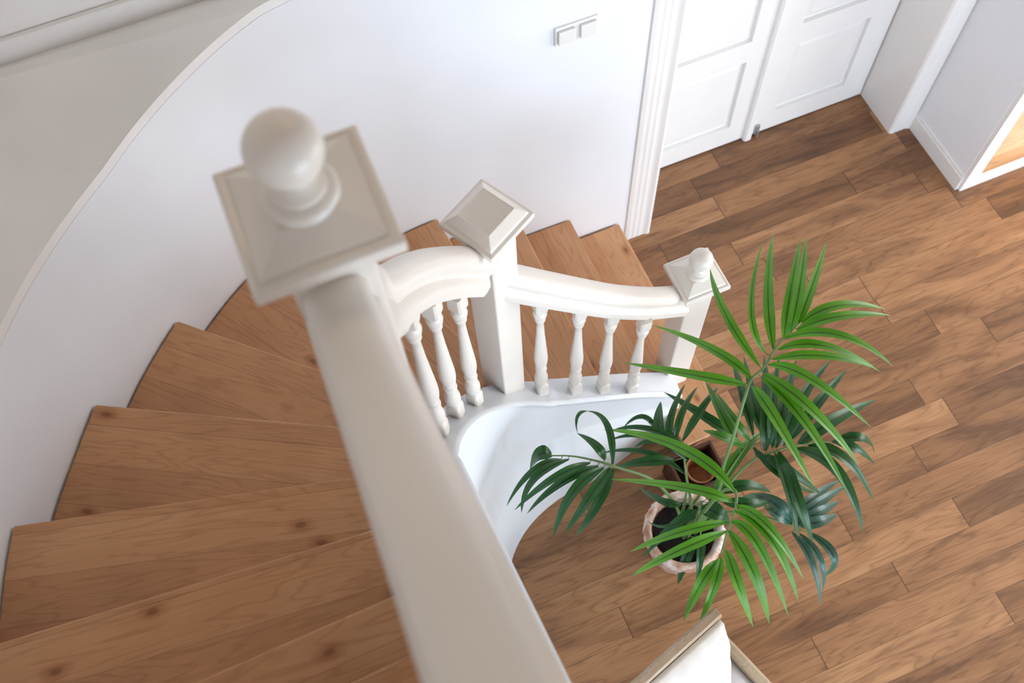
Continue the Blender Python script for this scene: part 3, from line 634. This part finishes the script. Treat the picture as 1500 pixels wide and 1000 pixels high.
newel(1.083, 1.280, RISE, 1.0, 0.5, True, 'bottom newel post with small ball finial, by the palm')
newel(.370, 1.235, .80, 1.87, 29, False, 'middle newel post with flat pyramid cap and no ball')
newel(-.008, .622, 1.86, 3.02, 0, True, 'blurred nearest newel post with large ball finial')

def baluster_prof(Lh):
    q = []
    s = .0205
    q += [(s, 0, 1), (s, .10, 1), (s*.9, .112, 0), (.013, .118, 0), (.0155, .126, 0)]
    for t, r in [(.14, .0195), (.165, .0225), (.195, .0225), (.225, .019), (.255, .0145), (.262, .014), (.266, .018), (.285, .0195), (.300, .018), (.304, .0145), (.315, .0155),
                 (.345, .0195), (.385, .0222), (.43, .0222), (.50, .0195), (.58, .0165), (.66, .0135), (.74, .0115), (.785, .0110), (.79, .0135), (.80, .0165), (.815, .0165), (.825, .0150),
                 (.835, .0195), (.855, .0215), (.872, .0195), (.878, .0165), (.884, .0170)]:
        q.append((r, t, 0))
    q += [(s*.96, .900, 1), (s, .915, 1), (s, 1.0, 1)]
    return [(r, t*Lh, k) for r, t, k in q]
protos = {}
def baluster(x, y, z0, Lh, rot):
    me = protos.get(Lh)
    if me is None:
        bm = bmesh.new(); add_lathe(bm, baluster_prof(Lh), 24)
        o = from_bm('baluster', bm, M_RAIL); shade_auto(o, 40); protos[Lh] = o.data
    else:
        o = bpy.data.objects.new('baluster', me); C.objects.link(o)
    o.parent = rail; o.location = V(x, y, z0) - Vector(rail.location); o.rotation_euler = (0, 0, math.radians(rot))
    return o
def under(x): return 1.456 + (x-.44)*(-1.044)
for x, y, r in [(.845, 1.188, 0), (.728, 1.199, 0), (.620, 1.208, 0), (.495, 1.215, 4)]:
    z0 = pitch(x, y)+.010; baluster(x, y, z0, round(under(x)+.012-z0, 3), r)
for a, Lh in ((127.6, .70), (139.2, .71), (152.0, .735)):
    x, y = C0.x+.515*math.cos(math.radians(a)), C0.y+.515*math.sin(math.radians(a))
    baluster(x, y, pitch(x, y)+.010, Lh, a)

RP = [(-.036, -.055), (.036, -.055), (.044, -.050), (.046, -.038), (.045, -.022), (.038, -.014), (.030, -.008), (.029, -.002), (.035, .006), (.038, .018), (.036, .030), (.027, .040), (.014, .045), (0, .046)]
RP += [(-a, b) for a, b in RP[-2:1:-1]]
def railz(x, y): return pitch(x, y)+.815
# lower flight rail
pts = []
for x in (.375, .44, .51, .618, .738, .869, .96, 1.045):
    y = 1.228 + (.0 if x < .8 else (x-.8)*.16) - .012*math.sin(PI*min(1, (x-.42)/.62))
    pts.append(V(x, y, under(x)+.068))
place(sweep('handrail', catmull(pts, 4), [(a, b*.86) for a, b in RP], M_RAIL), rail, R_INV)
# winder rail
pts = []
for a in (115, 121, 128, 136, 144, 152, 160, 168, 174):
    x, y = C0.x+.527*math.cos(math.radians(a)), C0.y+.527*math.sin(math.radians(a))
    pts.append(V(x, y, railz(x, y)))
pts += [V(.018, .70, 2.66), V(.0, .64, 2.70)]
place(sweep('handrail', catmull(pts, 4), [(a, b*1.12) for a, b in RP], M_RAIL), rail, R_INV)
# upper flight rail, closest to the viewer
RPU = RP
pts = [V(-.010, .61, 2.895), V(-.013, .56, 2.905), V(-.013, .45, 2.955), V(-.010, .30, 3.06), V(-.007, .19, 3.147), V(-.004, .072, 3.24), V(0, -.1, 3.38), V(0, -.5, 3.72)]
RAIL_UP = pts
place(sweep('handrail', catmull(pts, 4), RPU, M_RAIL), rail, R_INV)

# ------------------------------------------------------------------ palm
palm = empty('potted_palm', (.825, .665, 0), 'tall green palm in a pale textured terracotta pot beside the stair foot', 'potted plant')
P_INV = Matrix.Translation(-Vector(palm.location))
prof = [(.095, 0), (.10, .004), (.118, .10), (.130, .20), (.134, .235), (.144, .240), (.149, .262), (.147, .290), (.140, .300), (.128, .300), (.121, .294), (.118, .26), (.112, .235)]
bm = bmesh.new(); add_lathe(bm, prof, 72)
for v in bm.verts:      # relief of small flowers round the rim
    r = math.hypot(v.co.x, v.co.y)
    if r > .125 and v.co.z > .22:
        a = math.atan2(v.co.y, v.co.x)
        kf = 1 + .022*math.sin(a*18)*math.cos(v.co.z*160) + .014*math.sin(a*31+v.co.z*90)
        v.co.x *= kf; v.co.y *= kf
pot = from_bm('pot', bm, M_POT, palm); shade_auto(pot, 60)
soil = lathe('soil', [(.1105, .225), (.1105, .255), (.08, .262), (.03, .266)], M_SOIL, pot, 32)
MATS = {'bright': M_BRIGHT, 'dark': M_DARK, 'blue': M_BLUE, 'mid': M_MID}
def leaflet(b, m, t, w, vs, fs, uv):
    b, m, t = V(*b), V(*m), V(*t)
    ctrl = 2*m - .5*(b+t)
    N = 14; L0 = len(vs)
    chord = (t-b).normalized(); 
    side0 = chord.cross(V(0, 0, 1)); side0.normalize()
    for i in range(N+1):
        s = i/N
        p = (1-s)**2*b + 2*s*(1-s)*ctrl + s*s*t
        tg = ((ctrl-b)*(1-s)*2+(t-ctrl)*2*s).normalized()
        sd = tg.cross(V(0, 0, 1))
        sd = side0 if sd.length < .2 else sd.normalized()
        up = sd.cross(tg).normalized()
        ww = w*.5*(min(1, (s+.02)*3.6)**.6)*(max(0, 1-s**2.4)**.85)+.0004
        for u in (-1, -.5, 0, .5, 1):
            vs.append(p + sd*ww*u + up*(abs(u)*ww*.28 - (.0015 if u == 0 else 0)))
            uv.append((.5+.5*u, s))
    for i in range(N):
        for j in range(4):
            a = L0+i*5+j; fs.append((a, a+1, a+6, a+5))
def tube(path, r0, r1, vs, fs, seg=8):
    L0 = len(vs); n = len(path)
    for i, p in enumerate(path):
        t = (path[min(i+1, n-1)]-path[max(i-1, 0)]).normalized()
        a = t.cross(V(.3, .9, .2)).normalized(); b = t.cross(a)
        r = r0+(r1-r0)*i/(n-1)
        for j in range(seg):
            th = 2*PI*j/seg; vs.append(p+a*r*math.cos(th)+b*r*math.sin(th))
    for i in range(n-1):
        for j in range(seg):
            a = L0+i*seg+j; b = L0+i*seg+(j+1) % seg; fs.append((a, b, b+seg, a+seg))
    fs.append(tuple(L0+(n-1)*seg+j for j in range(seg)))
for code, mat, ra, leaves in FRONDS:
    vs, fs, uv = [], [], []
    for b, m, t, w in leaves: leaflet(b, m, t, w*1.05, vs, fs, uv)
    fr = from_pydata('frond', vs, fs, MATS[mat], None, True, uv); place(fr, palm, P_INV)
    vs, fs = [], []
    rp = [V(*p) for p in ra]; rp[0].z = .25
    q = V(.825, .665, .25); d = rp[0]-q; d.z = 0
    if d.length > .075: d = d.normalized()*.06
    rp[0] = q+d
    sp_ = catmull(rp, 8)
    tube(sp_, .0065, .0022, vs, fs)
    # thin stalklets joining each leaflet to the stem
    for b, m, t, w in leaves:
        b = V(*b); c = min(sp_, key=lambda p: (p-b).length)
        if .004 < (c-b).length < .14: tube([c, c.lerp(b, .5), b], .0018, .0014, vs, fs, 6)
    st = from_pydata('leaf_stem', vs, fs, M_STEM, None, True); st.parent = fr
# short upright stalks rising from the soil
vs, fs = [], []
random.seed(3)
for i in range(5):
    a = random.uniform(0, 6.28); r = random.uniform(.02, .07)
    p = V(.825+r*math.cos(a), .665+r*math.sin(a), .25)
    tube(catmull([p, p+V(.01, .01, .12), p+V(random.uniform(-.04, .04), random.uniform(-.04, .04), random.uniform(.25, .4))], 5), .008, .004, vs, fs)
st = from_pydata('stalk', vs, fs, M_STEM, None, True); place(st, palm, P_INV)

# ------------------------------------------------------------------ crate and small pot behind the palm
cr = empty('wooden_crate', (1.0, .90, 0), 'small dark brown wooden crate between the lowest step and the palm pot', 'crate')
x0, x1, y0, y1, h = -.085, .108, -.095, .070, .17
box('crate_side', (x0, y0, 0), (x1, y0+.012, h), M_DARKWOOD, cr, .002)
box('crate_side', (x0, y1-.012, 0), (x1, y1, h), M_DARKWOOD, cr, .002)
box('crate_side', (x0, y0+.0125, 0), (x0+.012, y1-.0125, h), M_DARKWOOD, cr, .002)
box('crate_side', (x1-.012, y0+.0125, 0), (x1, y1-.0125, h), M_DARKWOOD, cr, .002)
box('crate_bottom', (x0+.0125, y0+.0125, .0), (x1-.0125, y1-.0125, .012), M_DARKWOOD, cr)
sp = lathe('terracotta_pot', [(.040, .0125), (.043, .016), (.054, .10), (.058, .104), (.060, .125), (.058, .128), (.052, .126), (.050, .10), (.04, .03), (.01, .028)], M_TERRA, None, 40)
sp.location = (1.031, .888, .001)
tag(sp, 'small empty terracotta pot with a ribbed rim standing in the dark wooden crate', 'pot')

# ------------------------------------------------------------------ armchair
ch = empty('armchair', (.60, .05, 0), 'cream tufted armchair with pale weathered wood frame below the palm', 'armchair', None, math.radians(17))
# local frame: +x = along the back towards the palm, -y = front; back top right corner at local (.125, .22)
hw = .22; cx = -.085; sw = .292
def lx(v): return cx+v
bz, tz = .42, .885
def back_y(z): return .10+(z-.40)*.24
bm = bmesh.new()
# curved crest rail of the back
def bar(bm, p, q, w_, h_):
    p, q = V(*p), V(*q); t = (q-p).normalized(); s = t.cross(V(0, 0, 1)) if abs(t.z) < .9 else V(1, 0, 0)
    s.normalize(); u = s.cross(t)
    r = []
    for e in (p, q): r.append([bm.verts.new(e+s*a*w_/2+u*b*h_/2) for a, b in ((-1,-1),(1,-1),(1,1),(-1,1))])
    for i in range(4): bm.faces.new([r[0][i], r[0][(i+1)%4], r[1][(i+1)%4], r[1][i]])
    bm.faces.new(r[0][::-1]); bm.faces.new(r[1])
crest = [V(lx(-hw+u*2*hw), back_y(tz)+.0, tz+.022*math.sin(PI*u)+(.0)) for u in [i/12 for i in range(13)]]
place_prof = [(-.014, -.028), (.014, -.028), (.017, -.01), (.017, .008), (.010, .018), (-.010, .018), (-.017, .008), (-.017, -.01)]
o = sweep('crest_rail', crest, place_prof, M_FRAMEWOOD, ch)
for sgn in (-1, 1):
    bm = bmesh.new(); bar(bm, (lx(sgn*(hw-.016)), back_y(.30), .30), (lx(sgn*(hw-.016)), back_y(tz-.02), tz-.02), .032, .036)
    bevel(from_bm('back_post', bm, M_FRAMEWOOD, ch), .006)
    # seat side rail (exposed wood with a bead)
    o = sweep('seat_rail', [V(lx(sgn*(sw-.008)), .15, .40), V(lx(sgn*sw), -.10, .40), V(lx(sgn*(sw+.008)), -.36, .40)], [(-.018, -.04), (.018, -.04), (.020, 0), (.012, .010), (.018, .022), (.010, .034), (-.008, .036), (-.018, .026)], M_FRAMEWOOD, ch)
bm = bmesh.new(); add_box(bm, (lx(-sw), -.385, .36), (lx(sw), -.35, .43)); add_box(bm, (lx(-sw), .115, .36), (lx(sw), .15, .43)); bevel(from_bm('seat_rail', bm, M_FRAMEWOOD, ch), .008)
for sx in (-1, 1):
    for y_, dy in ((.10, .05), (-.35, -.0)):
        Mx = Matrix.Translation((lx(sx*(sw-.01)), y_, 0))
        lathe('leg', [(.012, 0), (.016, .03), (.013, .06), (.020, .20), (.024, .30), (.020, .32), (.025, .335), (.025, .359)], M_FRAMEWOOD, ch, 20, Mx)
# seat cushion
def cushion(name, lo, hi, mat, parent, puff=.025, shear=None, tuft=None, n=20):
    bm = bmesh.new()
    nx, ny = n, n
    top = {}; bot = {}
    for i in range(nx+1):
        for j in range(ny+1):
            u, v = i/nx, j/ny
            e = (max(0, 1-(abs(2*u-1))**4)*max(0, 1-(abs(2*v-1))**4))**.5
            dz = 0
            if tuft:
                for (tu, tv) in tuft:
                    dd = math.hypot((u-tu)*1.1, v-tv); dz -= .040*math.exp(-(dd/.08)**2)
                    # creases between the buttons
                for (tu, tv) in tuft:
                    dd = abs((u-tu)); dz -= .012*math.exp(-(dd/.03)**2)
            x = lo[0]+(hi[0]-lo[0])*u; y = lo[1]+(hi[1]-lo[1])*v
            zt = lo[2]+(hi[2]-lo[2])*(.35+.65*e)+(puff+dz)*e
            pt, pb = V(x, y, zt), V(x, y, lo[2])
            if shear: pt, pb = shear(pt), shear(pb)
            top[i, j] = bm.verts.new(pt); bot[i, j] = bm.verts.new(pb)
    for i in range(nx):
        for j in range(ny):
            bm.faces.new([top[i, j], top[i+1, j], top[i+1, j+1], top[i, j+1]])
            bm.faces.new([bot[i, j], bot[i, j+1], bot[i+1, j+1], bot[i+1, j]])
    for i in range(nx):
        bm.faces.new([top[i, 0], bot[i, 0], bot[i+1, 0], top[i+1, 0]]); bm.faces.new([top[i, ny], top[i+1, ny], bot[i+1, ny], bot[i, ny]])
    for j in range(ny):
        bm.faces.new([top[0, j], top[0, j+1], bot[0, j+1], bot[0, j]]); bm.faces.new([top[nx, j], bot[nx, j], bot[nx, j+1], top[nx, j+1]])
    o = from_bm(name, bm, mat, parent, True); return o
cushion('seat_cushion', (lx(-sw+.022), -.348, .37), (lx(sw-.022), .112, .425), M_SEATFAB, ch, .03)
# back cushion: local u along x, v up the back, thickness towards -y
def bshear(p): return V(p.x, back_y(p.y)-.016-p.z, p.y)
tuf = [(.2, .35), (.5, .35), (.8, .35), (.35, .62), (.65, .62), (.95, .62), (.05, .62), (.2, .85), (.5, .85), (.8, .85)]
cushion('back_cushion', (lx(-hw+.004), .455, 0), (lx(hw-.004), tz-.012, .05), M_FABRIC, ch, .06, bshear, tuf, 36)
box('back_panel', (lx(-hw+.034), -.006, 0), (lx(hw-.034), .006, .44), M_FABRIC, ch, 0, Matrix.Translation((0, back_y(.44)+.0, .44)) @ Matrix.Rotation(-math.atan(.24), 4, 'X'))

# ------------------------------------------------------------------ camera
cam_d = bpy.data.cameras.new('camera'); cam = bpy.data.objects.new('camera', cam_d); C.objects.link(cam)
cam_d.sensor_width = 36; cam_d.lens = 35; cam_d.clip_start = .02
cam.matrix_world = Matrix(((0.92343327, 0.35943934, -0.13444091, 0), (-0.38222732, 0.83019203, -0.4058121, 0), (-0.03425306, 0.42612738, 0.90401448, 3.9), (0, 0, 0, 1)))
cam_d.dof.use_dof = True; cam_d.dof.focus_distance = 2.85; cam_d.dof.aperture_fstop = 3.6
bpy.context.scene.camera = cam

# ------------------------------------------------------------------ light
def area(name, loc, target, sx, sy, power, col):
    l = bpy.data.lights.new(name, 'AREA'); l.shape = 'RECTANGLE'; l.size = sx; l.size_y = sy; l.energy = power; l.color = col
    o = bpy.data.objects.new(name, l); C.objects.link(o); o.location = loc
    o.rotation_euler = (Vector(target)-Vector(loc)).to_track_quat('-Z', 'Y').to_euler(); return o
area('window_light', (5.3, -.4, 1.35), (0, 1.2, .9), 3.4, 2.2, 150, (1, .985, .97))
area('window_light', (1.6, -3.3, 1.35), (.4, 1.6, 1.1), 3.6, 2.2, 165, (.72, .86, 1))
area('added_warm_fill', (.9, 1.75, 4.5), (.0, .3, 3.0), 1.2, .8, 8, (1, .80, .60))  # added fill without a real source, warms the near rail
area('added_warm_fill', (.0, -1.6, 4.8), (.0, .3, 2.8), 1.4, 1.0, 4, (1, .76, .54))  # second added fill, turns the near newel and rail beige
w = bpy.data.worlds.new('world'); bpy.context.scene.world = w; w.use_nodes = True
bg = w.node_tree.nodes['Background']; bg.inputs[0].default_value = (.80, .89, 1, 1); bg.inputs[1].default_value = 1.45
sc = bpy.context.scene
sc.view_settings.view_transform = 'Standard'; sc.view_settings.look = 'None'
sc.view_settings.exposure = -0.06
